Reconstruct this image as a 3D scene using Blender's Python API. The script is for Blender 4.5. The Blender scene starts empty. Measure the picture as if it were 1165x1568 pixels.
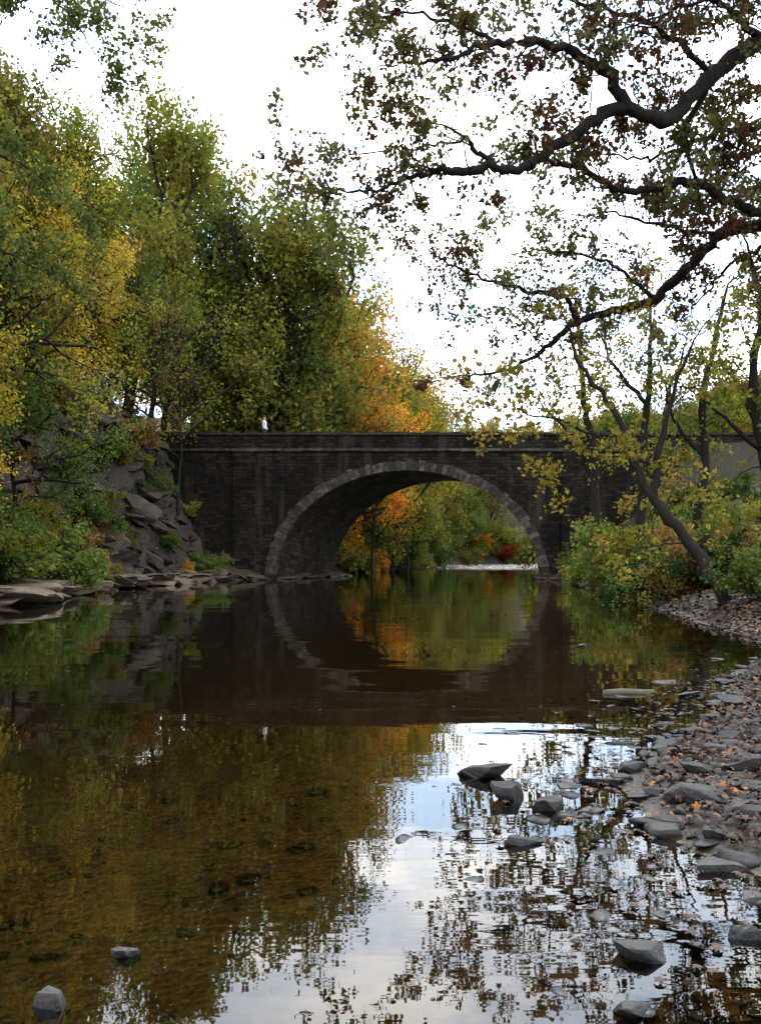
import bpy, math, numpy as np
from mathutils import Vector
rs = np.random.RandomState(7)
F=1358.0; HZ=850.0; CX=582.5; CH=1.5
def W(px,py,d): return np.array([(px-CX)/F*d, d, CH+(HZ-py)/F*d])

# ---------------- noise ----------------
def vnoise(x,y,seed=0):
    x=np.asarray(x,float); y=np.asarray(y,float)
    xi=np.floor(x).astype(np.int64); yi=np.floor(y).astype(np.int64)
    fx=x-xi; fy=y-yi; fx=fx*fx*(3-2*fx); fy=fy*fy*(3-2*fy)
    def h(a,b):
        n=(a*374761393+b*668265263+seed*1274126177)&0x7fffffff
        n=((n^(n>>13))*1274126177)&0x7fffffff
        return ((n^(n>>16))&0xffff)/65535.0
    return (h(xi,yi)*(1-fx)+h(xi+1,yi)*fx)*(1-fy)+(h(xi,yi+1)*(1-fx)+h(xi+1,yi+1)*fx)*fy
def fbm(x,y,seed=0,o=4):
    s=0;a=.5;f=1
    for i in range(o):
        s=s+a*(vnoise(x*f,y*f,seed+i)-.5)*2; a*=.5; f*=2.03
    return s
def sst(a,b,x):
    t=np.clip((x-a)/(b-a),0,1); return t*t*(3-2*t)

# ---------------- mesh builder ----------------
class MB:
    def __init__(s): s.v=[];s.n=0;s.f=[];s.k=[];s.m=[];s.r=[]
    def add(s,V,Fc,mat=0,rnd=None):
        V=np.asarray(V,float).reshape(-1,3); Fc=np.asarray(Fc,np.int64)
        s.v.append(V); s.f.append((Fc+s.n).ravel()); s.k.append(np.full(len(Fc),Fc.shape[1]))
        s.m.append(np.full(len(Fc),mat)); s.n+=len(V)
        if rnd is None: rnd=rs.rand()
        s.r.append(np.broadcast_to(np.asarray(rnd,float),(len(Fc),)).copy())
    def mesh(s,name,mats,smooth=None):
        me=bpy.data.meshes.new(name)
        V=np.concatenate(s.v); L=np.concatenate(s.f); K=np.concatenate(s.k)
        me.vertices.add(len(V)); me.vertices.foreach_set('co',V.astype(np.float32).ravel())
        me.loops.add(len(L)); me.loops.foreach_set('vertex_index',L.astype(np.int32))
        me.polygons.add(len(K)); st=np.concatenate([[0],np.cumsum(K)[:-1]]).astype(np.int32)
        me.polygons.foreach_set('loop_start',st)
        M=np.concatenate(s.m).astype(np.int32)
        me.update(calc_edges=True)
        me.polygons.foreach_set('material_index',M)
        if smooth is not None:
            me.polygons.foreach_set('use_smooth',np.isin(M,smooth))
        else:
            me.polygons.foreach_set('use_smooth',np.zeros(len(K),bool))
        a=me.attributes.new('rnd','FLOAT','FACE'); a.data.foreach_set('value',np.concatenate(s.r).astype(np.float32))
        for m in mats: me.materials.append(m)
        me.update()
        return me
def obj(name,me,parent=None,loc=(0,0,0)):
    o=bpy.data.objects.new(name,me); bpy.context.collection.objects.link(o)
    o.location=loc
    if parent: o.parent=parent
    return o
def empty(name):
    return obj(name,None)

# ---------------- material helpers ----------------
class NT:
    def __init__(s,name):
        s.mat=bpy.data.materials.new(name); s.mat.use_nodes=True
        s.t=s.mat.node_tree; s.t.nodes.clear(); s.out=s.N('ShaderNodeOutputMaterial')
    def N(s,typ,**kw):
        n=s.t.nodes.new(typ)
        for k,v in kw.items():
            setattr(n,k,v)
        return n
    def L(s,a,b): s.t.links.new(a,b)
    def math(s,op,a,b=None,clamp=False):
        n=s.N('ShaderNodeMath',operation=op,use_clamp=clamp)
        for i,x in enumerate((a,b)):
            if x is None: continue
            if isinstance(x,(int,float)): n.inputs[i].default_value=x
            else: s.L(x,n.inputs[i])
        return n.outputs[0]
    def mix(s,fac,a,b,bt='MIX'):
        n=s.N('ShaderNodeMix',data_type='RGBA',blend_type=bt)
        for i,x in ((0,fac),(6,a),(7,b)):
            if isinstance(x,(int,float)): n.inputs[i].default_value=x
            elif isinstance(x,tuple): n.inputs[i].default_value=(x+(1,))[:4]
            else: s.L(x,n.inputs[i])
        return n.outputs[2]
    def noise(s,vec,scale,detail=4,rough=.55,out=0):
        n=s.N('ShaderNodeTexNoise'); n.inputs['Scale'].default_value=scale
        n.inputs['Detail'].default_value=detail; n.inputs['Roughness'].default_value=rough
        if vec is not None: s.L(vec,n.inputs['Vector'])
        return n.outputs[out]
    def mr(s,x,a,b,c=0.,d=1.):
        n=s.N('ShaderNodeMapRange'); s.L(x,n.inputs[0])
        for i,v in enumerate((a,b,c,d)): n.inputs[i+1].default_value=v
        return n.outputs[0]
    def pos(s): return s.N('ShaderNodeNewGeometry').outputs['Position']
    def mapping(s,vec,scale=(1,1,1)):
        n=s.N('ShaderNodeMapping'); s.L(vec,n.inputs[0]); n.inputs['Scale'].default_value=scale; return n.outputs[0]
    def attr(s,name='rnd'): return s.N('ShaderNodeAttribute',attribute_name=name).outputs['Fac']
    def bump(s,h,st,dist):
        n=s.N('ShaderNodeBump'); n.inputs['Strength'].default_value=st; n.inputs['Distance'].default_value=dist
        s.L(h,n.inputs['Height']); return n.outputs[0]
    def princ(s,col,rough=.8,nrm=None,spec=.3):
        p=s.N('ShaderNodeBsdfPrincipled')
        if isinstance(col,tuple): p.inputs['Base Color'].default_value=col+(1,)
        else: s.L(col,p.inputs['Base Color'])
        if isinstance(rough,(int,float)): p.inputs['Roughness'].default_value=rough
        else: s.L(rough,p.inputs['Roughness'])
        p.inputs['Specular IOR Level'].default_value=spec
        if nrm is not None: s.L(nrm,p.inputs['Normal'])
        s.L(p.outputs[0],s.out.inputs[0]); return s.mat

def leaf_mat(name,transl=.42,second=None):
    m=NT(name); r=m.attr(); P=m.pos()
    oc=m.N('ShaderNodeObjectInfo').outputs['Color']
    n=m.noise(P,.45,1)
    hs=m.N('ShaderNodeHueSaturation')
    r3=m.math('FRACT',m.math('MULTIPLY',r,7.7))
    if second:
        f=m.math('ADD',m.mr(n,.4,.6,-.3,.7),m.mr(r3,0,1,-.2,.5),True)
        m.L(m.mix(f,oc,second),hs.inputs['Color'])
    else: m.L(oc,hs.inputs['Color'])
    hue=m.math('ADD',m.mr(r,0,1,-.026,.022),m.mr(n,.3,.7,.48,.525)); m.L(hue,hs.inputs['Hue'])
    r2=m.math('FRACT',m.math('MULTIPLY',r,17.3))
    val=m.math('MULTIPLY',m.mr(r2,0,1,.6,1.35),m.mr(n,.35,.65,1.3,.75)); m.L(val,hs.inputs['Value'])
    d=m.N('ShaderNodeBsdfDiffuse'); t=m.N('ShaderNodeBsdfTranslucent')
    m.L(hs.outputs[0],d.inputs[0]); m.L(hs.outputs[0],t.inputs[0])
    a=m.N('ShaderNodeMixShader'); a.inputs[0].default_value=transl; m.L(d.outputs[0],a.inputs[1]); m.L(t.outputs[0],a.inputs[2])
    m.L(a.outputs[0],m.out.inputs[0]); return m.mat
LEAF=leaf_mat('leaf_foliage')
OAKL=leaf_mat('oak_leaf',.4,(.13,.04,.03))

def litter_mat():
    m=NT('fallen_leaf'); r=m.attr()
    cr=m.N('ShaderNodeValToRGB'); m.L(r,cr.inputs[0]); e=cr.color_ramp.elements
    e[0].position=0; e[0].color=(.035,.018,.010,1); e[1].position=1; e[1].color=(.34,.12,.012,1)
    for p,c in ((.3,(.06,.026,.012,1)),(.6,(.03,.017,.010,1)),(.9,(.08,.03,.012,1)),(.97,(.18,.07,.015,1))):
        x=e.new(p); x.color=c
    return m.princ(cr.outputs[0],.55,None,.3)
LITTER=litter_mat()

def bark_mat():
    m=NT('bark'); P=m.pos(); v=m.mapping(P,(1,1,.25))
    n=m.noise(v,9,4); c=m.mix(n,(.01,.008,.007),(.042,.034,.028))
    return m.princ(c,.9,m.bump(n,.5,.03),.1)
BARK=bark_mat()

def stone_mat(name,dark,light,scale=3,bump=.02,wet=True,strata=False,attrmix=.7,moss=None):
    m=NT(name); P=m.pos(); n=m.noise(m.mapping(P,(1,1,2.5 if strata else 1)),scale,6,.65); n2=m.noise(P,scale*7,4)
    c=m.mix(m.mr(n,.3,.7),dark,light)
    c=m.mix(m.math('MULTIPLY',m.attr(),attrmix),c,tuple(.45*x for x in dark))
    c=m.mix(m.mr(n2,.55,.8,0,.5),c,tuple(min(1,1.5*x) for x in light))
    if moss: c=m.mix(m.mr(m.noise(P,.7,4,.6),.48,.6,0,.75),c,moss)
    ro=.75
    if wet:
        z=m.N('ShaderNodeSeparateXYZ'); m.L(P,z.inputs[0])
        w=m.mr(m.math('ADD',z.outputs[2],m.mr(n,.3,.7,-.02,.02)),.0,.07,1,0)
        c=m.mix(m.math('MULTIPLY',w,.75),c,tuple(.25*x for x in dark)); ro=m.mr(w,0,1,.75,.25)
    h=m.math('ADD',n,m.math('MULTIPLY',n2,.3))
    return m.princ(c,ro,m.bump(h,.8,bump),.3)
ROCK=stone_mat('river_stone',(.02,.019,.018),(.085,.076,.068),6,.025)
CLIFF=stone_mat('cliff_rock',(.018,.012,.008),(.098,.062,.038),1.8,.2,True,True,.6,(.03,.026,.010))
LEDGE=stone_mat('ledge_rock',(.045,.030,.019),(.20,.135,.082),1.8,.1,True,True,.4)
GRAVEL=stone_mat('gravel_stone',(.015,.013,.012),(.07,.058,.05),9,.01,True,False,.8)

# ---------------- river banks ----------------
YL=np.array([-300,-20,0,10,16,27,37,46,51,54,55,63,66,80,100,135,150,170,200,300,1300.])
XL=np.array([-14,-11,-11,-10.8,-11,-11.6,-12.2,-11,-9.6,-7.6,-6.7,-3.4,-4,-3.,2,11,18,32,60,170,1200.])
YR=np.array([-300,-20,0,3,4.1,4.7,5.8,8.2,13.6,16,29,48,52,55,63,66,80,135,150,170,200,300,1300.])
XR=np.array([7,5,3,2.2,1.85,1.5,1.6,2.9,5.8,6.6,8.1,11.,10.6,9.95,13.2,14,16,26,34,55,85,200,1250.])
def height(x,y):
    x=np.asarray(x,float); y=np.asarray(y,float)
    wob=fbm(x*.35,y*.35,3)*.35+fbm(x*1.3,y*1.3,9,3)*.16
    near=1-sst(52,54,y)*(1-sst(64,66,y))
    xl=np.interp(y,YL,XL); xr=np.interp(y,YR,XR)
    sl=xl-x+wob*near*1.3; sr=x-xr+wob*near
    o=np.interp(y,[0,20,35,45,50,53,55,70,90],[2,1.5,1.2,1.0,1.0,2.2,3.2,2,1.5])
    w=np.interp(y,[0,25,38,52,70],[9,8,4.8,3.8,10])
    hl=.45*np.clip(sl/1.1,0,1)+8.6*sst(0,1,(sl-o)/w)**.85+.27*np.maximum(0,sl-o-w)
    cm=sst(28,36,y)*(1-sst(54,58,y))*sst(.8,2,sl)*(1-sst(7,10,sl))
    hl=hl+cm*(.32*np.sin(hl*4.2+3*fbm(x*.4,y*.4,77,3)+x*.8)+.9*fbm(x*.9,y*.9,78,4))
    hl=np.where(hl>30,30+(hl-30)*.15,hl)
    hl=hl+np.clip(sl-.5,0,2)*.35*fbm(x*.5,y*.5,20,4)
    beach=np.interp(y,[0,14,20,40,55,70],[4.5,3.5,.7,.5,.5,1])
    rise=np.interp(y,[0,14,25,45,53,55,66,100],[2.5,2.5,3,4.5,5.5,8.2,8.2,7])
    hr=.035*np.clip(sr,0,beach)+.04*sst(0,.5,sr)+rise*sst(0,1,(sr-beach)/11.)+np.interp(y,[30,54,58],[.16,.1,.16])*np.maximum(0,sr-beach-11)
    hr=hr+.35*sst(15,20,y)*sst(.1,1.2,sr)
    hr=np.where(hr>24,24+(hr-24)*.1,hr)
    hr=hr+np.clip(sr-1,0,2)*.15*fbm(x*.6,y*.6,30,4)+.03*fbm(x*2.2,y*2.2,31,3)
    bed=-np.minimum(.02+.06*np.maximum(-sr,0),1.3)
    bed=np.maximum(bed,-.02-.35*np.maximum(-sl,0))
    bed=bed+.03*fbm(x*1.7,y*1.7,40,3)-.01
    return np.where(sl>0,hl,np.where(sr>0,hr,bed))
def H(x,y): return float(height(np.array([x]),np.array([y]))[0])

def axis(a,b,step,lo,hi,g=1.12):
    c=list(np.arange(a,b+1e-6,step)); s=step; v=c[-1]
    while v<hi: s*=g; v+=s; c.append(v)
    s=step; v=c[0]
    while v>lo: s*=g; v-=s; c.insert(0,v)
    return np.array(c)
xs=axis(-18,16,.22,-1000,1300); ys=axis(0,66,.28,-300,1400,1.08)
X,Y=np.meshgrid(xs,ys); Z=height(X,Y)
nx,ny=len(xs),len(ys); idx=np.arange(nx*ny).reshape(ny,nx)
fc=np.stack([idx[:-1,:-1],idx[:-1,1:],idx[1:,1:],idx[1:,:-1]],-1).reshape(-1,4)
def ground_mat():
    m=NT('ground'); g=m.N('ShaderNodeNewGeometry'); P=g.outputs['Position']
    s=m.N('ShaderNodeSeparateXYZ'); m.L(P,s.inputs[0]); z=s.outputs[2]
    sn=m.N('ShaderNodeSeparateXYZ'); m.L(g.outputs['Normal'],sn.inputs[0])
    n=m.noise(P,1.2,5); nf=m.noise(P,14,4); vor=m.N('ShaderNodeTexVoronoi'); m.L(P,vor.inputs['Vector']); vor.inputs['Scale'].default_value=22
    vc=m.N('ShaderNodeSeparateColor'); m.L(vor.outputs['Color'],vc.inputs[0])
    litter=m.mix(nf,(.02,.012,.007),(.075,.042,.02)); litter=m.mix(m.mr(n,.4,.65),litter,(.024,.03,.01))
    rock=m.mix(n,(.012,.01,.008),(.065,.048,.033))
    rocky=m.mr(sn.outputs[2],.5,.8,1,0)
    land=m.mix(rocky,litter,rock)
    peb=m.mix(vc.outputs[0],(.012,.01,.009),(.055,.045,.037)); peb=m.mix(m.mr(n,.35,.6,0,.7),peb,(.03,.017,.01))
    land=m.mix(m.mr(z,.12,.4,0,1),peb,land)
    bedc=m.mix(vc.outputs[0],(.045,.027,.01),(.20,.125,.05)); bedc=m.mix(m.mr(n,.35,.65,0,.55),bedc,(.05,.029,.01))
    bedc=m.mix(m.mr(z,-.75,-.15,1,0),bedc,(.012,.009,.005))  # light absorbed by deeper water is painted into the bed colour
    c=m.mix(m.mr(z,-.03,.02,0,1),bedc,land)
    h=m.math('ADD',m.math('MULTIPLY',vor.outputs['Distance'],-.6),nf)
    h=m.math('ADD',h,m.math('MULTIPLY',m.math('MULTIPLY',m.noise(P,2.5,5),rocky),4.))
    return m.princ(c,m.mr(z,0,.06,.3,.9),m.bump(h,.7,.04),.3)
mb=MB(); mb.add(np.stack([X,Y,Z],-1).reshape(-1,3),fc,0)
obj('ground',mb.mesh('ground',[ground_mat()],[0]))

# ---------------- water ----------------
def water_mat():
    m=NT('river_water'); P=m.pos(); s=m.N('ShaderNodeSeparateXYZ'); m.L(P,s.inputs[0])
    a=m.noise(m.mapping(P,(.4,1.6,1)),1.0,2,.45); b=m.noise(m.mapping(P,(2.5,9,1)),1.0,2,.5)
    rif=m.mr(s.outputs[1],85,105,0,1)
    pn=m.mr(m.noise(m.mapping(P,(.15,.4,1)),1.,2),.42,.62,.12,1)
    hh=m.math('ADD',a,m.math('MULTIPLY',b,.12))
    amp=m.math('ADD',m.math('MULTIPLY',pn,.006),m.math('MULTIPLY',rif,.5))
    h=m.math('MULTIPLY',hh,amp)
    nb=m.N('ShaderNodeBump'); nb.inputs['Strength'].default_value=1; nb.inputs['Distance'].default_value=1; m.L(h,nb.inputs['Height'])
    fr=m.N('ShaderNodeFresnel'); fr.inputs[0].default_value=1.52; m.L(nb.outputs[0],fr.inputs['Normal'])
    gl=m.N('ShaderNodeBsdfGlossy'); gl.inputs['Roughness'].default_value=.01; gl.inputs[0].default_value=(1,1,1,1); m.L(nb.outputs[0],gl.inputs['Normal'])
    tr=m.N('ShaderNodeBsdfTransparent'); tr.inputs[0].default_value=(.52,.43,.28,1)
    mx=m.N('ShaderNodeMixShader'); m.L(fr.outputs[0],mx.inputs[0]); m.L(tr.outputs[0],mx.inputs[1]); m.L(gl.outputs[0],mx.inputs[2])
    m.L(mx.outputs[0],m.out.inputs[0]); return m.mat
mb=MB(); mb.add([(-60,-120,0),(260,-120,0),(260,330,0),(-60,330,0)],[(0,1,2,3)])
obj('river_water',mb.mesh('river_water',[water_mat()]))

# ---------------- bridge ----------------
def masonry(name,c1,c2,mort,sc=1.,bl=.62,bh=.27,barrel=False):
    m=NT(name); P=m.pos(); s=m.N('ShaderNodeSeparateXYZ'); m.L(P,s.inputs[0])
    c=m.N('ShaderNodeCombineXYZ')
    if barrel: m.L(s.outputs[1],c.inputs[0]); m.L(m.math('ADD',s.outputs[2],m.math('MULTIPLY',s.outputs[0],.35)),c.inputs[1])
    else: m.L(m.math('ADD',s.outputs[0],s.outputs[1]),c.inputs[0]); m.L(s.outputs[2],c.inputs[1])
    nd=m.noise(P,2.6,4,.6,1); vv=m.N('ShaderNodeVectorMath',operation='MULTIPLY_ADD'); m.L(nd,vv.inputs[0]); vv.inputs[1].default_value=(.34,.3,.3); m.L(c.outputs[0],vv.inputs[2])
    b=m.N('ShaderNodeTexBrick'); m.L(vv.outputs[0],b.inputs['Vector']); b.offset=.43; b.squash=.6; b.squash_frequency=3
    b.inputs['Scale'].default_value=sc; b.inputs['Brick Width'].default_value=bl; b.inputs['Row Height'].default_value=bh
    b.inputs['Mortar Size'].default_value=.02; b.inputs['Mortar Smooth'].default_value=.4
    b.inputs['Color1'].default_value=c1+(1,); b.inputs['Color2'].default_value=c2+(1,); b.inputs['Mortar'].default_value=mort+(1,)
    n=m.noise(P,.5,5,.6); n2=m.noise(P,7,5,.65)
    col=m.mix(m.mr(n,.35,.62,0,.7),b.outputs[0],tuple(.6*x for x in c1))
    col=m.mix(m.mr(n2,.55,.75,0,.4),col,tuple(1.3*x for x in c2))
    col=m.mix(m.mr(m.noise(m.mapping(P,(1.6,1.6,.22)),.8,4),.56,.72,0,.6),col,(.075,.054,.034))
    col=m.mix(m.mr(m.noise(P,.8,4,.6),.56,.66,0,.5),col,(.02,.024,.009))
    h=m.math('ADD',m.math('MULTIPLY',b.outputs['Fac'],-1.),m.math('MULTIPLY',n2,1.6))
    return m.princ(col,.95,m.bump(h,1.,.07),.12)
WALL=masonry('rubble_masonry',(.011,.009,.007),(.048,.036,.026),(.008,.007,.006),1.,.5,.21)
BAR=masonry('barrel_masonry',(.022,.017,.012),(.085,.063,.043),(.012,.010,.008),1.,.6,.3,True)
def vous_mat():
    m=NT('voussoir_stone'); P=m.pos(); n=m.noise(P,3,5,.65); 
    c=m.mix(m.attr(),(.036,.03,.023),(.14,.11,.082)); c=m.mix(m.mr(n,.4,.6,0,.8),c,(.024,.019,.015))
    return m.princ(c,.9,m.bump(m.noise(P,7,5,.65),.9,.03),.12)
VOUS=vous_mat()
br=empty('stone_arch_bridge')
YF=55.;SK=3.3;WD=8.;AC=1.62;AA=8.2;AB=6.78;ZS=7.95
def boxm(mb,x0,x1,y0,y1,z0,z1,mat=0,shear=True,rnd=None):
    def q(x,y,z): return (x+(y-YF)*SK/WD if shear else x,y,z)
    v=[q(x0,y0,z0),q(x1,y0,z0),q(x1,y1,z0),q(x0,y1,z0),q(x0,y0,z1),q(x1,y0,z1),q(x1,y1,z1),q(x0,y1,z1)]
    mb.add(v,[(0,3,2,1),(4,5,6,7),(0,1,5,4),(1,2,6,5),(2,3,7,6),(3,0,4,7)],mat,rnd)
mb=MB(); N=72
th=np.linspace(math.pi,0,N+1); ax=AC+AA*np.cos(th); az=AB*np.sin(th)
XA,XB=-19.,34.
for (yy,dx) in ((YF,0),(YF+WD,SK)):
    V=[];Fc=[]
    for i in range(N+1): V+= [(ax[i]+dx,yy,az[i]),(ax[i]+dx,yy,ZS)]
    for i in range(N): Fc.append((2*i,2*i+2,2*i+3,2*i+1))
    mb.add(V,Fc,0)
    mb.add([(XA+dx,yy,-2.5),(ax[0]+dx,yy,-2.5),(ax[0]+dx,yy,ZS),(XA+dx,yy,ZS)],[(0,1,2,3)],0)
    mb.add([(ax[-1]+dx,yy,-2.5),(XB+dx,yy,-2.5),(XB+dx,yy,ZS),(ax[-1]+dx,yy,ZS)],[(0,1,2,3)],0)
V=[];Fc=[]
pa=[(ax[0],-2.5)]+list(zip(ax,az))+[(ax[-1],-2.5)]
for (x,z) in pa: V+=[(x,YF,z),(x+SK,YF+WD,z)]
for i in range(len(pa)-1): Fc.append((2*i,2*i+1,2*i+3,2*i+2))
mb.add(V,Fc,1)
obj('walls_and_barrel',mb.mesh('bw',[WALL,BAR]),br)
mb=MB(); boxm(mb,XA,XB,YF+.42,YF+WD-.42,ZS-.3,8.55,0); obj('deck',mb.mesh('deck',[BAR]),br)
mb=MB(); x=XA
while x<XB:
    l=rs.uniform(.9,1.5); boxm(mb,x+.008,x+l-.008,YF-.1-rs.rand()*.03,YF+.2,ZS+rs.uniform(-.02,.02),ZS+.16,0); x+=l
obj('string_course',mb.mesh('sc',[VOUS]),br)
mb=MB(); boxm(mb,XA,XB,YF+.003,YF+.42,ZS+.16,8.98,0); boxm(mb,XA,XB,YF+WD-.42,YF+WD-.003,ZS,8.98,0)
obj('parapet',mb.mesh('pp',[WALL]),br)
mb=MB()
for y0 in (YF-.06,YF+WD-.48):
    x=XA
    while x<XB:
        l=rs.uniform(.35,.9); boxm(mb,x+.006,x+l-.006,y0-rs.rand()*.03,y0+.54,8.95,9.08+rs.rand()*.09,0,True,rs.rand()*.2); x+=l
obj('coping',mb.mesh('cp',[VOUS]),br)
mb=MB(); NV=66; R=.6
tt=np.linspace(math.pi,0,2000); L=np.concatenate([[0],np.cumsum(np.hypot(np.diff(AA*np.cos(tt)),np.diff(AB*np.sin(tt))))])
te=np.interp(np.linspace(0,L[-1],NV+1),L,tt)
for i in range(NV):
    a0,a1=te[i],te[i+1]; d_=(a0-a1)*.04; a0-=d_; a1+=d_
    rr=R+rs.uniform(-.1,.1); pr=.035+rs.rand()*.04
    pts=[]
    for a in (a0,a1):
        nrm=np.array([math.cos(a)/AA,math.sin(a)/AB]); nrm/=np.linalg.norm(nrm)
        p=np.array([AC+AA*math.cos(a),AB*math.sin(a)])
        pts.append((p-nrm*rs.uniform(.005,.045),p+nrm*rr))
    fr=[pts[0][0],pts[1][0],pts[1][1],pts[0][1]]
    V=[(p[0],YF-pr,p[1]) for p in fr]+[(p[0]+.1,YF+.3,p[1]) for p in fr]
    mb.add(V,[(0,1,2,3),(0,4,5,1),(1,5,6,2),(2,6,7,3),(3,7,4,0)],0,rs.rand())
obj('voussoirs',mb.mesh('vs',[VOUS]),br)
mb=MB(); boxm(mb,-9.1,-7.75,YF-.22,YF+.1,-2,ZS-.023,0,False); boxm(mb,11.2,12.6,YF-.22,YF+.1,-2,ZS-.023,0,False)
boxm(mb,-7.7,AC-AA+.35,YF-.35,YF+WD,-1.,.28,1); boxm(mb,AC+AA-.35,AC+AA+1.3,YF-.35,YF+WD,-1.,.3,1)
obj('buttresses_and_footings',mb.mesh('bt',[WALL,BAR]),br)

# ---------------- rocks ----------------
def ico(sub):
    import bmesh
    bm=bmesh.new(); bmesh.ops.create_icosphere(bm,subdivisions=sub,radius=1)
    v=np.array([p.co[:] for p in bm.verts]); f=np.array([[q.index for q in p.verts] for p in bm.faces]); bm.free(); return v,f
ICO={k:ico(k) for k in (1,2,3,4)}
def rock(size,rng,sub=3,cuts=9,noise=.04,rot=None,dlo=.45,dhi=.8,tilt=.08):
    v,f=ICO[sub]; v=v.copy()
    for k in range(cuts):
        n=rng.normal(0,1,3)
        if k==0: n=np.array([rng.normal(0,.15),rng.normal(0,.15),1.])
        n/=np.linalg.norm(n); d=rng.uniform(dlo,dhi)*(.8 if k==0 else 1)
        t=v@n-d; v=v-np.outer(np.maximum(t,0)*.99,n)
    v=v*(1+noise*fbm(v[:,0]*3+v[:,2]*2+7,v[:,1]*3-v[:,2]+rng.rand()*50,5,3)[:,None]*3)
    v/=np.abs(v).max(0); v=v*np.array(size)
    a=rng.uniform(0,6.28) if rot is None else rot; c,s=math.cos(a),math.sin(a)
    tx,ty=rng.normal(0,tilt,2); 
    v[:,2]+=v[:,0]*tx+v[:,1]*ty
    return v@np.array([[c,s,0],[-s,c,0],[0,0,1]]),f
RK=[(740,1190,94,30),(782,1224,62,52),(842,1242,58,40),(800,1294,70,26),(728,1256,52,8),(935,1202,90,24),(972,1186,56,28),
    (1072,1205,70,42),(1078,1245,112,40),(1095,1296,56,32),(1120,1336,114,32),(985,1468,90,46),(190,1466,46,36),(76,1540,64,48),
    (975,1556,94,50),(1120,1150,64,28),(1150,1200,76,32),(1020,1045,50,12),(925,1305,64,12),(870,1205,54,12),(785,1125,44,10),(948,1140,54,14),
    (1060,1065,44,14),(1135,1085,64,18),(1150,1440,64,38),(890,990,22,10),(1100,1010,30,10),(1040,1330,44,12),(905,1245,48,14),(960,1275,54,16),(1010,1225,48,18),(1020,1400,64,16),(880,1370,50,8),(930,1400,44,8),(1140,1265,60,26),(1030,1165,44,18),(1090,1110,46,16),(1155,1380,60,24)]
for i,(px,py,w,h) in enumerate(RK):
    g=np.random.RandomState(100+i); d=CH*F/(py-HZ); x=(px-CX)/F*d; ww=w/F*d*.5; hh=h/F*d*.5
    v,f=rock((ww,ww*g.uniform(.5,.8),max(hh*1.05,.018)),g,4,13,.035,rot=g.uniform(-.4,.4),dlo=.42,dhi=.72,tilt=.12)
    mb=MB(); mb.add(v,f,0,g.rand()*.8); gz=max(H(x,d),-.02 if h>10 else -.03)
    o=obj('river_rock',mb.mesh('rr',[ROCK],None),None,(x,d+ww*.3,gz+hh*.4))
mb=MB()
def tube(mb,pts,rad,sides=6,mat=0,rnd=.5):
    pts=np.asarray(pts,float); rad=np.asarray(rad,float); n=len(pts)
    t=np.gradient(pts,axis=0); t/=np.linalg.norm(t,axis=1)[:,None]+1e-9
    ref=np.array([0,0,1.]) if abs(t[0,2])<.8 else np.array([1.,0,0])
    u=np.cross(t,ref); u/=np.linalg.norm(u,axis=1)[:,None]+1e-9; w=np.cross(t,u)
    a=np.arange(sides)*2*math.pi/sides
    V=pts[:,None,:]+rad[:,None,None]*(np.cos(a)[None,:,None]*u[:,None,:]+np.sin(a)[None,:,None]*w[:,None,:])
    i=np.arange(n-1)[:,None]*sides; j=np.arange(sides)[None,:]; k=(j+1)%sides
    Fc=np.stack([i+j,i+k,i+sides+k,i+sides+j],-1).reshape(-1,4)
    mb.add(V.reshape(-1,3),Fc,mat,rnd)
def wood_mat():
    m=NT('driftwood'); P=m.pos(); n=m.noise(m.mapping(P,(2,14,14)),3,5); return m.princ(m.mix(n,(.05,.042,.025),(.16,.14,.09)),.8,m.bump(n,.5,.02))
d=CH*F/(1062-HZ); x=(965-CX)/F*d
tube(mb,[(x-.3,d,.0),(x-.29,d,.005),(x-.1,d+.02,.012),(x+.12,d+.01,.01),(x+.26,d+.06,.005),(x+.28,d+.06,0)],[.005,.035,.042,.035,.03,.004],10)
obj('driftwood_log',mb.mesh('dw',[wood_mat()],[0]))

mb=MB(); tmpl=[rock((1,1,1),np.random.RandomState(500+i),2,9,.03,dlo=.4,dhi=.75) for i in range(12)]
def scatter_gravel(xx,yy,smin,smax,cond,p=3.,lift=.1,zmin=None):
    zz=height(xx,yy)
    for i in range(len(xx)):
        if not cond(xx[i],yy[i],zz[i]): continue
        s=smin+(smax-smin)*rs.rand()**p; v,f=tmpl[rs.randint(12)]
        a=rs.rand()*6.28; ca,sa=math.cos(a),math.sin(a)
        sc=np.array([s,s*rs.uniform(.5,.95),s*rs.uniform(.15,.4)]); vv=(v*sc)@np.array([[ca,sa,0],[-sa,ca,0],[0,0,1]])
        z=zz[i]+s*lift
        if zmin is not None: z=max(z,zmin)
        mb.add(vv+np.array([xx[i],yy[i],z]),f,0,rs.rand())
n=4600; y0=2.3+14*rs.rand(n)**1.2; x0=np.interp(y0,YR,XR)+rs.normal(1.0,1.4,n)
scatter_gravel(x0,y0,.012,.16,lambda x,y,z:z>-.11 and abs(x/y)<.5,4.)
n=420; y0=2.4+7*rs.rand(n)**1.1; x0=np.interp(y0,YR,XR)-np.abs(rs.normal(0,.95,n))
scatter_gravel(x0,y0,.02,.10,lambda x,y,z:z>-.16 and abs(x/y)<.5,2.,.2,-.012)
n=600; y1=2.3+4*rs.rand(n)**1.2; x1=rs.uniform(-1,1,n)*y1*.48
scatter_gravel(x1,y1,.012,.09,lambda x,y,z:z<-.05)
n=200; y2=rs.uniform(14,50,n); x2=np.interp(y2,YR,XR)+rs.normal(.4,.4,n)
scatter_gravel(x2,y2,.04,.22,lambda x,y,z:z>-.05)
obj('river_gravel',mb.mesh('gravel',[GRAVEL],[0]))

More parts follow.
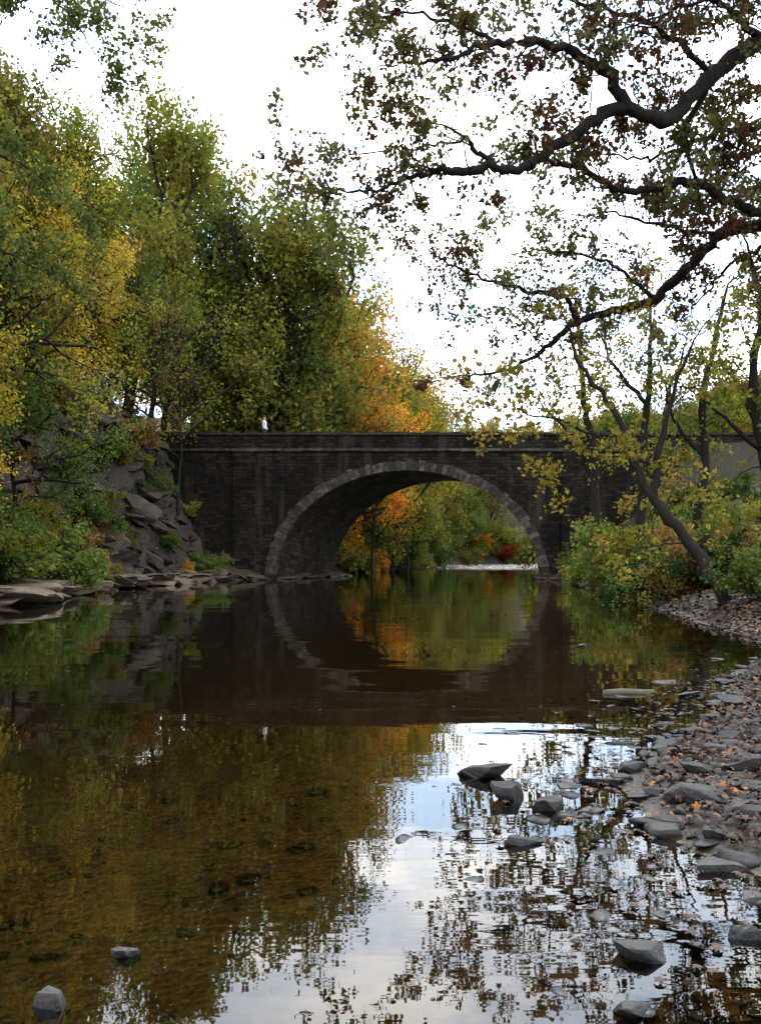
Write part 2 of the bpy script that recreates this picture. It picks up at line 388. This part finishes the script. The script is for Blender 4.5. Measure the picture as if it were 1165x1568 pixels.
mb=MB(); g=np.random.RandomState(21)
for i in range(640):
    y=g.uniform(31,54.2); xl=np.interp(y,YL,XL); s=g.uniform(.5,7); x=xl-s
    if x>-10.3 and y>53: continue
    z=H(x,y); 
    if z>9.6: continue
    a=g.uniform(.2,.7) if i>60 else g.uniform(.6,1.0); v,f=rock((a*1.4,a,a*g.uniform(.35,.75)),g,3,13,.045,rot=g.normal(.2,.6),dlo=.4,dhi=.7,tilt=.25)
    v[:,2]+=v[:,0]*-.3+v[:,1]*.1
    mb.add(v+np.array([x,y,z-a*.1]),f,0,g.rand())
for i in range(120):
    y=g.uniform(26,54); xl=np.interp(y,YL,XL); s=g.uniform(-.45,1.2); x=xl-s
    a=g.uniform(.25,.95); v,f=rock((a*1.6,a,a*g.uniform(.2,.45)),g,3,13,.04,rot=g.normal(0,.35),dlo=.4,dhi=.7)
    mb.add(v+np.array([x,y,g.uniform(.0,.5)]),f,1,g.rand())
obj('rock_outcrop',mb.mesh('cliff',[CLIFF,LEDGE]))
mb=MB()
for i in range(26):
    y=g.uniform(54.5,66); s=g.uniform(-.9,.4); x=np.interp(y,YL,XL)-s
    a=g.uniform(.3,.8); v,f=rock((a*1.4,a,a*.35),g,3,10,.03); mb.add(v+np.array([x,y,.05]),f,0,g.rand())
for i in range(40):
    y=g.uniform(40,56); s=g.uniform(-.4,.8); x=np.interp(y,YR,XR)+s
    a=g.uniform(.2,.5); v,f=rock((a*1.4,a,a*.4),g,3,10,.03); mb.add(v+np.array([x,y,.05]),f,0,g.rand())
obj('footing_boulders',mb.mesh('fb',[CLIFF]))

# ---------------- foliage ----------------
QUAD=np.array([[0,-.5,0],[.32,0,.06],[0,.5,0],[-.32,0,.06]])
HEX=np.array([[0,-.5,0],[.2,-.25,.04],[.36,.05,.06],[.12,.22,.02],[0,.55,-.03],[-.12,.22,.02],[-.36,.05,.06],[-.2,-.25,.04]])
def leaves(mb,C,size,rng,tmpl=QUAD,mat=1,flat=.5,jit=.4):
    n=len(C)
    nrm=rng.normal(0,1,(n,3)); nrm[:,2]+=flat*2; nrm/=np.linalg.norm(nrm,axis=1)[:,None]
    t=np.cross(nrm,rng.normal(0,1,(n,3))); t/=np.linalg.norm(t,axis=1)[:,None]+1e-9; b=np.cross(nrm,t)
    s=size*(1+jit*(rng.rand(n)*2-1))
    V=C[:,None,:]+s[:,None,None]*(tmpl[None,:,0,None]*b[:,None,:]+tmpl[None,:,1,None]*t[:,None,:]+tmpl[None,:,2,None]*nrm[:,None,:])
    k=len(tmpl); Fc=np.arange(n*k).reshape(n,k); mb.add(V.reshape(-1,3),Fc,mat,rng.rand(n))
def nz(v): return v/(np.linalg.norm(v)+1e-9)
def grow(mb,p,d,L,r,depth,rng,tips,nch,wig=.18,up=.05,ratio=.55,ang=.8,sides=5):
    n=6 if depth>0 else 4; pts=[p.copy()]; ds=[d]
    for i in range(n):
        d=nz(d+rng.normal(0,wig,3)+np.array([0,0,up])); p=p+d*L/n; pts.append(p.copy()); ds.append(d)
    pts=np.array(pts)
    tube(mb,pts,np.linspace(r,r*.35,n+1),sides if depth>1 else 3)
    if depth==0: tips.append(pts[1:]); return
    if depth==1: tips.append(pts[3:])
    for k in range(nch[depth]):
        t=rng.uniform(.2,1.) if k else 1.; f=t*n; i=min(int(f),n-1); q=pts[i]+(pts[i+1]-pts[i])*(f-i)
        pr=nz(np.cross(ds[i],rng.normal(0,1,3))); dd=nz(ds[i]*math.cos(ang)+pr*math.sin(ang)*rng.uniform(.6,1.2))
        grow(mb,q,dd,L*ratio*rng.uniform(.7,1.2)*(1.15-.4*t),max(r*.5*(1.1-.5*t),.004),depth-1,rng,tips,nch,wig,up,ratio,ang,sides)
def tip_leaves(mb,tips,per,spread,size,rng,tmpl=QUAD,flat=.5,keep=1.):
    if keep<1: # drop whole twigs so that gaps of sky open between the clusters
        tips=[t for t in tips if rng.rand()<keep]
    T=np.concatenate(tips)
    C=np.repeat(T,per,0)+rng.normal(0,spread,(len(T)*per,3)); leaves(mb,C,size,rng,tmpl,1,flat); return len(C)
def make_tree(seed,Ht=12.,R=4.2,base=.22,limbs=17,nch=(0,3,5),per=8,spread=.33,size=.23,shape=1.,trunkr=.2):
    g=np.random.RandomState(seed); mb=MB(); n=10
    pts=np.zeros((n+1,3)); pts[:,2]=np.linspace(-.8,Ht*.86,n+1); pts[1:,:2]+=np.cumsum(g.normal(0,.14,(n,2)),0)
    tube(mb,pts,np.linspace(trunkr,.03,n+1),8); tips=[]
    for k in range(limbs):
        t=base+(1-base)*(k+g.rand()*.8)/limbs; z=t*Ht*.86; i=np.interp(z,pts[:,2],np.arange(n+1)); j=min(int(i),n-1)
        q=pts[j]+(pts[j+1]-pts[j])*(i-j); az=k*2.4+g.normal(0,.4)
        u=(t-base)/(1-base); prof=(math.sin(math.pi*(.16+.74*u))**.7)*(1 if shape==1 else (1-.6*u)) ; el=.25+1.0*u**1.5+g.normal(0,.1)
        L=R*prof*g.uniform(.7,1.25); d=np.array([math.cos(az)*math.cos(el),math.sin(az)*math.cos(el),math.sin(el)])
        grow(mb,q,d,L,.035+.02*L,2,g,tips,nch,.17,.04)
    tip_leaves(mb,tips,per,spread,size,g)
    me=mb.mesh('tree%d'%seed,[BARK,LEAF],[0]); zz=np.concatenate(mb.v)[:,2]; return me,float(np.percentile(zz,99.7))
TV=[make_tree(1),make_tree(2,12,4.6,.18,19),make_tree(3,13,3.6,.25,18),make_tree(4,12,4.0,.2,17,per=7,spread=.45,size=.22),make_tree(5,12,5.0,.3,15,per=6,spread=.3,size=.22)]
FINE=[make_tree(11,12,4.6,.2,18,(0,4,6),per=7,spread=.24,size=.16),make_tree(12,12,4.2,.22,17,(0,4,6),per=6,spread=.28,size=.16)]
SPARSE=[make_tree(21,12,4.2,.3,14,(0,4,5),per=2,spread=.25,size=.15,trunkr=.12),make_tree(22,13,3.6,.35,14,(0,4,5),per=2,spread=.3,size=.15,trunkr=.11)]
def make_shrub(seed,Ht=2.,R=1.3,size=.11,per=5):
    g=np.random.RandomState(seed); mb=MB(); tips=[]
    for k in range(14):
        az=g.rand()*6.28; el=g.uniform(.5,1.4); d=np.array([math.cos(az)*math.cos(el),math.sin(az)*math.cos(el),math.sin(el)])
        grow(mb,np.array([g.normal(0,.25),g.normal(0,.25),-.1]),d,g.uniform(.8,1.5)*Ht*.62,.02,2,g,tips,(0,3,5),.2,-.02,.5,.8,4)
    tip_leaves(mb,tips,per,.1,size,g); return mb.mesh('shrub%d'%seed,[BARK,LEAF],[0])
SH=[make_shrub(31),make_shrub(32),make_shrub(33,2,1.3,.17,3)]

GR=(.11,.155,.034);YG=(.22,.215,.036);OL=(.20,.165,.036);YE=(.42,.30,.042);OR=(.60,.29,.032);DG=(.05,.08,.026);BR=(.25,.15,.05);RD=(.42,.07,.03)
SIL=np.array([(-200,-200),(0,-60),(70,40),(110,110),(200,130),(250,175),(330,190),(380,270),(470,300),(520,400),(565,440),(585,520),(640,565),(680,640),(740,632),(830,612),(1000,600),(1100,560),(1165,540),(1400,480)],float)
def sil(px): return np.interp(px,SIL[:,0],SIL[:,1])
def place(name,var,x,y,ztop,col,parent=None,wid=1.):
    me,ht=var; g=H(x,y); s=(ztop-g)/ht
    o=obj(name,me,parent,(x,y,g-.1)); w=s*wid; o.scale=(w,w,s); o.rotation_euler=(rs.normal(0,.04),rs.normal(0,.04),rs.rand()*6.28)
    j=1+rs.uniform(-.15,.15); o.color=(col[0]*j,col[1]*j*rs.uniform(.93,1.07),col[2],1); return o
def atpx(name,var,px,top,d,col,parent=None,wid=1.):
    p=W(px,top,d); return place(name,var,p[0],p[1],p[2],col,parent,wid)
for (nm,v,px,top,d,c,w) in [
 ('maple_tree',FINE[0],-150,-80,27,OL,1.),('maple_tree',FINE[1],-60,50,33,YG,1.),('maple_tree',FINE[0],15,110,40,OL,.9),('maple_tree',FINE[1],100,135,48,YG,.85),
 ('maple_tree',FINE[0],50,260,41,YE,1.),('oak_tree',TV[0],185,125,58,YG,.8),('oak_tree',TV[1],130,330,48,YE,.85),('oak_tree',TV[3],250,175,70,GR,.75),('oak_tree',TV[3],300,190,74,GR,.75),
 ('poplar_tree',TV[4],375,270,70,YG,.85),('maple_tree',TV[0],225,330,60,OL,.8),
 ('maple_tree',SPARSE[0],272,420,53,YG,.9),('maple_tree',SPARSE[1],245,450,51.5,BR,1.),('maple_tree',FINE[0],-110,330,28,YE,1.),('maple_tree',FINE[1],20,480,34,GR,1.)]:
    atpx(nm,v,px,top,d,c,None,w)
df=empty('distant_forest')
for (v,px,top,d,c,w) in [(TV[0],535,432,88,OR,.9),(TV[1],500,480,76,YE,.9),(TV[4],455,340,74,YG,.9),(TV[3],590,525,98,YE,.9),(TV[0],640,565,112,OL,.8),(TV[4],575,610,74,OR,.8),
   (TV[1],625,610,86,YG,.9),(TV[2],665,615,125,OL,.9),(TV[4],425,300,72,GR,.9),(TV[3],560,490,92,YE,.9),(TV[0],410,340,70,YG,.8),(TV[4],440,400,69,YG,.8),(TV[1],350,400,69,YG,.9),(TV[0],505,440,84,YE,.9),(TV[3],545,560,80,OR,.9),(TV[2],600,580,90,YG,.9)]:
    atpx('tree',v,px,top,d,c,df,w)
def pick(c,p): return c[rs.choice(len(c),p=np.array(p)/sum(p))]
cnt=0
for i in range(600):
    if cnt>=34: break
    y=rs.uniform(22,66); x=np.interp(y,YL,XL)-rs.uniform(6,28); px=CX+x/y*F
    if px<-200 or px>240: continue
    top=max(sil(px),sil(px+110))+abs(rs.normal(0,110))+25; zt=CH+(HZ-top)/F*y; h=zt-H(x,y)
    if h<4.5 or h>17: continue
    if px+.36*h/y*F>330 and y<56: continue
    place('maple_tree' if rs.rand()<.5 else 'beech_tree',pick([TV[0],TV[1],TV[3],TV[2]],[1,1,1,1]),x,y,zt,pick([YG,OL,YE,GR,BR,DG],[5,4,2,4,1.5,.8]),None,.95); cnt+=1
def fill(n,fx,y0,y1,pal,pp,smin=25,smax=120,hmin=3.5,hmax=19,pmin=-100,pmax=1300):
    c=0
    for i in range(n*6):
        if c>=n: break
        y=rs.uniform(y0,y1); x=fx(y); px=CX+x/y*F
        if px<pmin or px>pmax: continue
        r=4.5/y*F
        top=max(sil(px),sil(px+r))+rs.uniform(0,smax)+8; zt=CH+(HZ-top)/F*y; h=zt-H(x,y)
        if h<hmin: continue
        h=min(h,hmax); zt=H(x,y)+h
        place('tree',pick(TV[:4],[1,1,1,1]),x,y,zt,pick(pal,pp),df,min(1.6,max(1.,9/h))); c+=1
fill(42,lambda y:np.interp(y,YL,XL)-1.5-30*rs.rand()**1.5,67,165,[YG,OL,YE,OR,GR,DG],[5,2,2,1.3,6,.8],0,140,3.5,19,250,1300)
fill(30,lambda y:np.interp(y,YL,XL)-rs.uniform(2,90),165,250,[YG,OL,OR,GR,DG],[3,3,1.,4,1],0,60,3.5,22,520,900)
fill(34,lambda y:np.interp(y,YR,XR)+rs.uniform(2,110),90,250,[YG,OL,BR,GR,DG],[2,4,1,4,1],0,60,3.5,20,680,1250)
fill(18,lambda y:np.interp(y,YR,XR)+rs.uniform(3,30),66,95,[YG,OL,YE,GR,DG],[3,4,1,4,1],0,60,3.5,20,850,1300)
ug=empty('riverbank_undergrowth')
def shrub(x,y,s,c):
    g_=H(x,y)
    if 20<y<54 and x>5:   # keep bushes below the parapet line of the bridge
        zmax=7.2*y/55; s=min(s,max(.3,(zmax-g_)/2.6))
    o=obj('shrub',SH[rs.randint(3)],ug,(x,y,g_-.1)); k=s*rs.uniform(.8,1.25); o.scale=(k,k,k*rs.uniform(.7,1.1)); o.rotation_euler=(0,0,rs.rand()*6.28)
    j=rs.uniform(.7,1.2); o.color=(c[0]*j,c[1]*j,c[2]*j,1)
for i in range(130):
    y=rs.uniform(20,56); s=rs.uniform(1.2,11); x=np.interp(y,YL,XL)-s
    px=CX+x/y*F
    if px<-120: continue
    if 150<px<330 and s<5 and y>33 and rs.rand()<.45: continue
    if s<2.2 and rs.rand()<.6: continue
    if x>-11 and y>50: continue
    shrub(x,y,rs.uniform(.7,1.3)*(.5 if 130<px<330 else 1),pick([YG,GR,OL,BR,YE],[3,5,3,1.5,.6]))
for (px,d,s,c) in [(300,52,.8,DG),(325,52,.7,GR),(285,51,.5,OR),(95,38,1.1,BR),(120,40,.9,BR),(60,34,1.3,GR),(20,31,1.2,YG),(150,46,.8,GR),(235,50,.7,GR),(180,47,.7,OL),(205,49,.8,BR),(130,42,1.,GR),(160,45,.9,OL),(220,48.5,.6,DG),(190,46,.6,YG),(140,40,.8,OL)]:
    shrub((px-CX)/F*d,d,s,c)
for i in range(95):
    y=rs.uniform(19,54); x=np.interp(y,YR,XR)+.7+12*rs.rand()**1.4
    if x/y>.5: continue
    shrub(x,y,rs.uniform(.5,1.1)*(1 if y>25 else .7),pick([YG,GR,DG,BR,OL],[2,5,4,.6,2]))
for i in range(24):
    y=rs.uniform(33,53); x=np.interp(y,YR,XR)+rs.uniform(.5,2.5); shrub(x,y,rs.uniform(.7,1.1),pick([GR,DG,YG],[4,2,1]))
for i in range(85):
    y=rs.uniform(66,170); 
    if rs.rand()<.65: x=np.interp(y,YL,XL)-rs.uniform(.3,6)
    else: x=np.interp(y,YR,XR)+rs.uniform(.3,7)
    shrub(x,y,rs.uniform(1.2,2.5),pick([YG,GR,OR,OL,YE,RD],[5,6,1.8,4,1.6,.4]))

# ---------------- hand shaped trees ----------------
def crom(P,n=6):
    P=np.asarray(P,float); Q=np.vstack([2*P[0]-P[1],P,2*P[-1]-P[-2]]); out=[]
    for i in range(1,len(Q)-2):
        for t in np.linspace(0,1,n,endpoint=False):
            a,b,c,d=Q[i-1],Q[i],Q[i+1],Q[i+2]
            out.append(.5*((2*b)+(-a+c)*t+(2*a-5*b+4*c-d)*t*t+(-a+3*b-3*c+d)*t**3))
    out.append(P[-1]); return np.array(out)
def hand_tree(name,limbs,seed,col,per,spread,size,step=.35,clen=1.2,nch=(0,3,4),tmpl=HEX,trunks=(),s0=.12,up=-.01,keep=1.,leafm=None):
    g=np.random.RandomState(seed); mb=MB(); tips=[]
    for pts,r0,r1 in trunks:
        c=crom(pts,6); tube(mb,c,np.linspace(r0,r1,len(c)),12)
    for spec in limbs:
        L,r0,r1=spec[:3]; dens=spec[3] if len(spec)>3 else 1.
        pts=crom([W(*q) for q in L],6); pts[1:-1]+=g.normal(0,.035,pts[1:-1].shape)
        R=np.linspace(r0,r1,len(pts))*(1+.12*g.normal(0,1,len(pts)).clip(-1,1)); tube(mb,pts,R,9)
        seg=np.linalg.norm(np.diff(pts,axis=0),axis=1); cum=np.concatenate([[0],np.cumsum(seg)]); s=cum[-1]*s0
        while s<cum[-1]:
            j=min(np.searchsorted(cum,s)-1,len(seg)-1); j=max(j,0); q=pts[j]+(pts[j+1]-pts[j])*((s-cum[j])/seg[j])
            d0=nz(pts[j+1]-pts[j]); pr=nz(np.cross(d0,g.normal(0,1,3))); a=g.uniform(.6,1.2); dd=nz(d0*math.cos(a)+pr*math.sin(a))
            grow(mb,q,dd,clen*g.uniform(.5,1.3),min(R[j]*.45,.022),2,g,tips,nch,.24,up,.6,.85,5)
            s+=step*g.uniform(.5,1.5)/dens
        grow(mb,pts[-1],nz(pts[-1]-pts[-3]),clen*.7,max(r1*.9,.008),2,g,tips,nch,.2,up,.6,.8,5)
    nl=tip_leaves(mb,tips,per,spread,size,g,tmpl,.3,keep)
    o=obj(name,mb.mesh(name,[BARK,leafm or LEAF],[0])); o.color=col+(1,); return o,nl
tx,ty=11.4,21.5
T1=[([(1330,-60,21.5),(1240,0,21),(1165,60,20.5),(1090,112,20),(1022,182,19.6),(950,165,19.2),(880,205,19),(830,240,18.8),(790,262,18.6),(757,255,18.5),(735,235,18.4),(710,210,18.2)],.23,.04,.85),
 ([(757,256,18.5),(700,262,18.4),(668,262,18.4),(640,270,18.5),(600,283,18.3),(560,296,18.),(500,290,18)],.1,.016,1.4),
 ([(960,168,19.2),(925,112,19),(880,82,18.8),(820,68,18.6),(762,66,18.4),(700,88,18.2),(640,96,18),(590,100,17.8)],.14,.016,1.3),
 ([(762,66,18.4),(700,40,18.6),(620,18,18.8),(560,30,19)],.05,.01,1.3),
 ([(640,96,18),(590,60,18),(530,50,18.3)],.025,.01,1.2),
 ([(1330,230,22.5),(1240,290,22),(1165,325,21.5),(1100,300,21.2),(1050,278,21),(1010,288,20.8),(950,290,20.5),(890,258,20),(845,250,19.7)],.14,.05,1.2),
 ([(1330,250,23),(1240,320,23),(1165,345,23),(1105,358,23.3),(1050,412,23.6),(1000,458,24),(940,475,24),(885,492,24),(850,520,24.2),(800,555,24.4),(745,572,24.5),(690,578,24.6)],.21,.022,.55),
 ([(885,490,24),(862,456,24),(810,446,24),(750,430,24),(690,405,24),(650,380,24)],.085,.012,1.7),
 ([(1000,456,24),(930,400,23.5),(850,385,23.2),(760,395,23)],.06,.01,1.6),
 ([(1105,358,23.3),(1030,350,22.5),(950,330,22.2),(880,330,22)],.06,.012,1.3),
 ([(1090,112,20),(1050,200,20.4),(1065,275,21)],.08,.04,1.),
 ([(1090,112,20),(1030,60,19.5),(960,25,19.3),(880,0,19),(800,-25,19)],.08,.018,1.6),
 ([(1165,60,20.5),(1120,20,19.5),(1070,-30,19)],.1,.04,2.),
 ([(1240,0,21),(1150,-10,19.5),(1040,10,19),(940,50,18.6)],.07,.015,1.4),
 ([(1330,110,22),(1240,160,21.5),(1165,190,21),(1110,200,21),(1040,230,20.7),(980,240,20.5),(910,235,20)],.1,.014,1.4),
 ([(1240,160,21.5),(1180,130,21),(1130,150,20.7),(1090,190,20.5)],.07,.014,1.8),
 ([(710,210,18.2),(640,225,18.2),(560,235,18.2),(500,245,18.2),(455,225,18.3)],.026,.008,1.1),
 ([(1240,320,23),(1165,380,23.2),(1120,400,23.4),(1080,450,23.8),(1040,500,24)],.07,.012,1.5),
 ([(1240,290,22),(1180,240,22),(1120,250,22),(1080,330,22.2)],.07,.012,1.4)]
tr=[([(tx+.5,ty,H(tx,ty)-.5),(tx+.2,ty,4),(tx+.1,ty,9),(W(1330,-60,21.5)[0],21.5,W(1330,-60,21.5)[2]),(tx+1,22,19)],.42,.12),
    ([(tx+.1,ty,7.5),(tx+.2,ty+.8,10),tuple(W(1330,230,22.5)),tuple(W(1240,290,22))],.2,.14),
    ([(tx+.1,ty,7.),(tx+.4,ty+1,9.2),tuple(W(1330,250,23)),tuple(W(1240,320,23))],.26,.2)]
o,nt=hand_tree('oak_tree',T1,61,(.12,.125,.04),3,.075,.12,.46,1.15,(0,3,4),HEX,tr,keep=.66,leafm=OAKL); print('T1 leaves',nt)
def gz(px,d): return HZ-(H((px-CX)/F*d,d)-CH)*F/d+8
RT=[('ash_tree',[([(1115,gz(1115,21),21),(1055,830,21.3),(1000,765,21.6),(965,700,22),(945,640,22.3),(890,560,22.6),(870,500,23)],.17,.03,.55),
        ([(1000,765,21.6),(1010,690,21.5),(1030,600,21.3),(1062,520,21)],.11,.025,.4),([(965,700,22),(900,660,22),(830,640,22),(760,620,22)],.05,.01)],62,(.26,.20,.035)),
 ('ash_tree',[([(915,gz(915,40),40),(908,700,40),(897,640,40),(888,560,40),(884,480,40)],.24,.06,.8),([(908,700,40),(850,640,40),(810,600,40)],.1,.02)],63,(.25,.21,.035)),
 ('ash_tree',[([(975,gz(975,33),33),(985,700,33),(990,620,33),(996,520,33),(990,430,33)],.2,.04,.8),([(990,620,33),(940,560,33),(915,500,33)],.09,.02)],64,(.27,.19,.035)),
 ('ash_tree',[([(1060,gz(1060,33),33),(1078,700,33),(1074,620,33),(1090,540,33),(1110,450,33)],.22,.06,.8),([(1078,700,33),(1030,640,33),(1010,560,33)],.1,.02,.8)],65,(.18,.17,.035)),
 ('ash_tree',[([(1190,gz(1190,26),26),(1170,700,26),(1150,600,26),(1165,480,26),(1150,400,26)],.22,.06,.9),([(1170,700,26),(1110,640,26),(1060,600,26)],.09,.02,.7),([(1170,700,26),(1200,640,26),(1170,560,26)],.08,.02,.8)],66,(.18,.18,.035)),
 ('ash_tree',[([(1000,gz(1000,44),44),(1010,720,44),(1020,620,44),(1045,540,44)],.24,.06,.8)],67,(.16,.17,.03))]
for nm,l,sd,c in RT:
    o,nt=hand_tree(nm,l,sd,c,3,.12,.15,.55,1.7,(0,3,4),HEX,keep=.6); print(nm,nt)
o,nt=hand_tree('hemlock_tree',[([(-90,gz(-90,24),24),(-95,500,24),(-80,200,24),(-70,-40,23.5)],.3,.15,.5),([(-80,200,24),(0,235,23.5),(60,270,23),(110,305,23)],.07,.012,1.),
   ([(-70,-20,23.5),(20,-30,22),(100,20,21),(150,90,20.5)],.06,.01,.8),([(20,-30,22),(120,-20,21),(200,20,21)],.04,.01,.4),([(-85,350,24),(0,380,23),(70,420,22.5)],.07,.012,1.)],70,(.10,.12,.03),4,.11,.12,.4,1.2,(0,3,4),keep=.75)

# ---------------- fallen leaves ----------------
mb=MB(); g=np.random.RandomState(9)
a=np.linspace(0,2*math.pi,10,endpoint=False); rr=np.where(np.arange(10)%2==0,.5,.27); MAP=np.stack([rr*np.sin(a),rr*np.cos(a),.12*(np.arange(10)%2)-.05],-1)
n=16000; y=2.3+17*g.rand(n)**1.1; x=np.interp(y,YR,XR)+.1+np.abs(g.normal(0,2.2,n)); z=height(x,y); k=(np.abs(x/y)<.6)&(z>.0)
C=np.stack([x,y,z+.02+g.rand(n)*.03],-1)[k]; leaves(mb,C,.055,g,MAP,0,.9)
n=7000; y=g.uniform(16,54,n); x=np.interp(y,YR,XR)+.05+np.abs(g.normal(0,2.4,n)); z=height(x,y); leaves(mb,np.stack([x,y,z+.04],-1),.12,g,MAP,0,1.4)
n=7000; y=g.uniform(22,53,n); x=np.interp(y,YL,XL)-.5-np.abs(g.normal(0,4,n)); z=height(x,y); leaves(mb,np.stack([x,y,z+.2],-1),.14,g,MAP,0,1.2)
obj('fallen_leaves',mb.mesh('fl',[LITTER]))
mb=MB(); n=50; y=4+30*g.rand(n); x=g.uniform(-1,1,n)*y*.42; z=height(x,y); k=(z<-.03)
leaves(mb,np.stack([x,y,np.full(n,.012)],-1)[k],.035,g,MAP,0,6)
n=420; y=2.6+9*g.rand(n)**1.2; x=np.interp(y,YR,XR)-np.abs(g.normal(0,.45,n)); leaves(mb,np.stack([x,y,np.full(n,.012)],-1),.05,g,MAP,0,6)
obj('floating_leaves',mb.mesh('flo',[LITTER]))

# ---------------- pedestrian ----------------
ped=empty('pedestrian'); 
def pm():
    m=NT('clothes_and_skin'); tc=m.N('ShaderNodeTexCoord'); s=m.N('ShaderNodeSeparateXYZ'); m.L(tc.outputs['Object'],s.inputs[0])
    cr=m.N('ShaderNodeValToRGB'); m.L(m.math('MULTIPLY',s.outputs[2],.5),cr.inputs[0]); cr.color_ramp.interpolation='CONSTANT'; e=cr.color_ramp.elements
    e[0].color=(.03,.035,.06,1); e[1].position=.47; e[1].color=(.6,.6,.58,1); x=e.new(.745); x.color=(.45,.28,.2,1); return m.princ(cr.outputs[0],.8)
me=bpy.data.meshes.new('body')
J=[(0,0,.95),(0,0,1.2),(0,0,1.42),(0,0,1.53),(0,.01,1.62),(0,.01,1.74),(.19,0,1.4),(.24,.02,1.15),(.22,-.12,.95),(-.19,0,1.4),(-.24,.02,1.15),(-.2,-.1,.93),(.1,0,.88),(.11,-.05,.5),(.11,.05,.08),(.11,-.12,.03),(-.1,0,.88),(-.11,.06,.5),(-.11,.2,.1),(-.11,.06,.03)]
Eg=[(0,1),(1,2),(2,3),(3,4),(4,5),(2,6),(6,7),(7,8),(2,9),(9,10),(10,11),(0,12),(12,13),(13,14),(14,15),(0,16),(16,17),(17,18),(18,19)]
RD_=[.14,.14,.15,.055,.1,.08,.065,.05,.035,.065,.05,.035,.1,.07,.05,.04,.1,.07,.05,.04]
me.from_pydata(J,Eg,[]); me.materials.append(pm()); po=obj('body',me,ped)
sk=po.modifiers.new('s','SKIN')
for i,r in enumerate(RD_): me.skin_vertices[0].data[i].radius=(r,r*.8 if i in(0,1,2) else r)
me.skin_vertices[0].data[0].use_root=True
po.modifiers.new('ss','SUBSURF').render_levels=2
v,f=ICO[3]; k=v[:,2]>-.2; mb=MB(); hv=v*np.array([.1,.115,.11]); hf=f[np.all(k[f],axis=1)]; mb.add(hv,hf)
hm=NT('hair'); obj('hair',mb.mesh('hair',[hm.princ((.03,.02,.015),.6)],[0]),ped,(0,.02,1.72))
ped.location=(-7.35,56.3,8.55); ped.rotation_euler=(0,0,math.radians(75))

# ---------------- world / light / camera ----------------
w=bpy.data.worlds.new('World'); bpy.context.scene.world=w; w.use_nodes=True; t=w.node_tree; t.nodes.clear()
m=NT.__new__(NT); m.t=t
out=m.N('ShaderNodeOutputWorld'); bg=m.N('ShaderNodeBackground'); bg.inputs[1].default_value=.14
sky=m.N('ShaderNodeTexSky'); sky.sky_type='NISHITA'; sky.sun_disc=False; sky.sun_elevation=math.radians(46); sky.sun_rotation=math.radians(14)
tc=m.N('ShaderNodeTexCoord'); G=tc.outputs['Generated']
s=m.N('ShaderNodeSeparateXYZ'); m.L(G,s.inputs[0])
dv=m.N('ShaderNodeVectorMath',operation='DIVIDE'); m.L(G,dv.inputs[0]); cb=m.N('ShaderNodeCombineXYZ'); zz=m.math('ADD',m.math('MAXIMUM',s.outputs[2],0.),.12)
for i in range(3): m.L(zz,cb.inputs[i])
m.L(cb.outputs[0],dv.inputs[1])
n=m.noise(dv.outputs[0],2.1,5,.55)
fac=m.mr(n,.42,.62,0,1)
dot=m.N('ShaderNodeVectorMath',operation='DOT_PRODUCT'); m.L(G,dot.inputs[0]); dot.inputs[1].default_value=(.19,.75,.63)
gl=m.mr(dot.outputs['Value'],-.6,1.,18,39)
cc=m.N('ShaderNodeCombineXYZ'); m.L(gl,cc.inputs[0]); m.L(m.math('MULTIPLY',gl,.985),cc.inputs[1]); m.L(m.math('MULTIPLY',gl,.95),cc.inputs[2])
skc=m.N('ShaderNodeCombineXYZ'); m.L(m.math('MULTIPLY',gl,.52),skc.inputs[0]); m.L(m.math('MULTIPLY',gl,.68),skc.inputs[1]); m.L(m.math('MULTIPLY',gl,.9),skc.inputs[2])
blue=m.mix(.75,sky.outputs[0],skc.outputs[0])
c=m.mix(fac,blue,cc.outputs[0]); m.L(c,bg.inputs[0]); m.L(bg.outputs[0],out.inputs[0])
sl=bpy.data.lights.new('sun','SUN'); sl.energy=1.5; sl.angle=math.radians(12); sl.color=(1,.92,.80); so=obj('sun',sl)
el=math.radians(46); az=math.radians(14); D=Vector((math.sin(az)*math.cos(el),math.cos(az)*math.cos(el),math.sin(el)))
so.rotation_euler=D.to_track_quat('Z','Y').to_euler()
cam=bpy.data.cameras.new('camera'); co=obj('camera',cam); co.location=(0,0,CH); co.rotation_euler=(math.pi/2,0,0)
cam.sensor_fit='VERTICAL'; cam.sensor_height=36; cam.sensor_width=36; cam.lens=F/1568*36; cam.shift_y=(HZ-784)/1568; cam.clip_end=3000; cam.clip_start=.05
bpy.context.scene.camera=co
sc=bpy.context.scene; sc.view_settings.view_transform='Standard'; sc.view_settings.look='None'; sc.view_settings.exposure=0
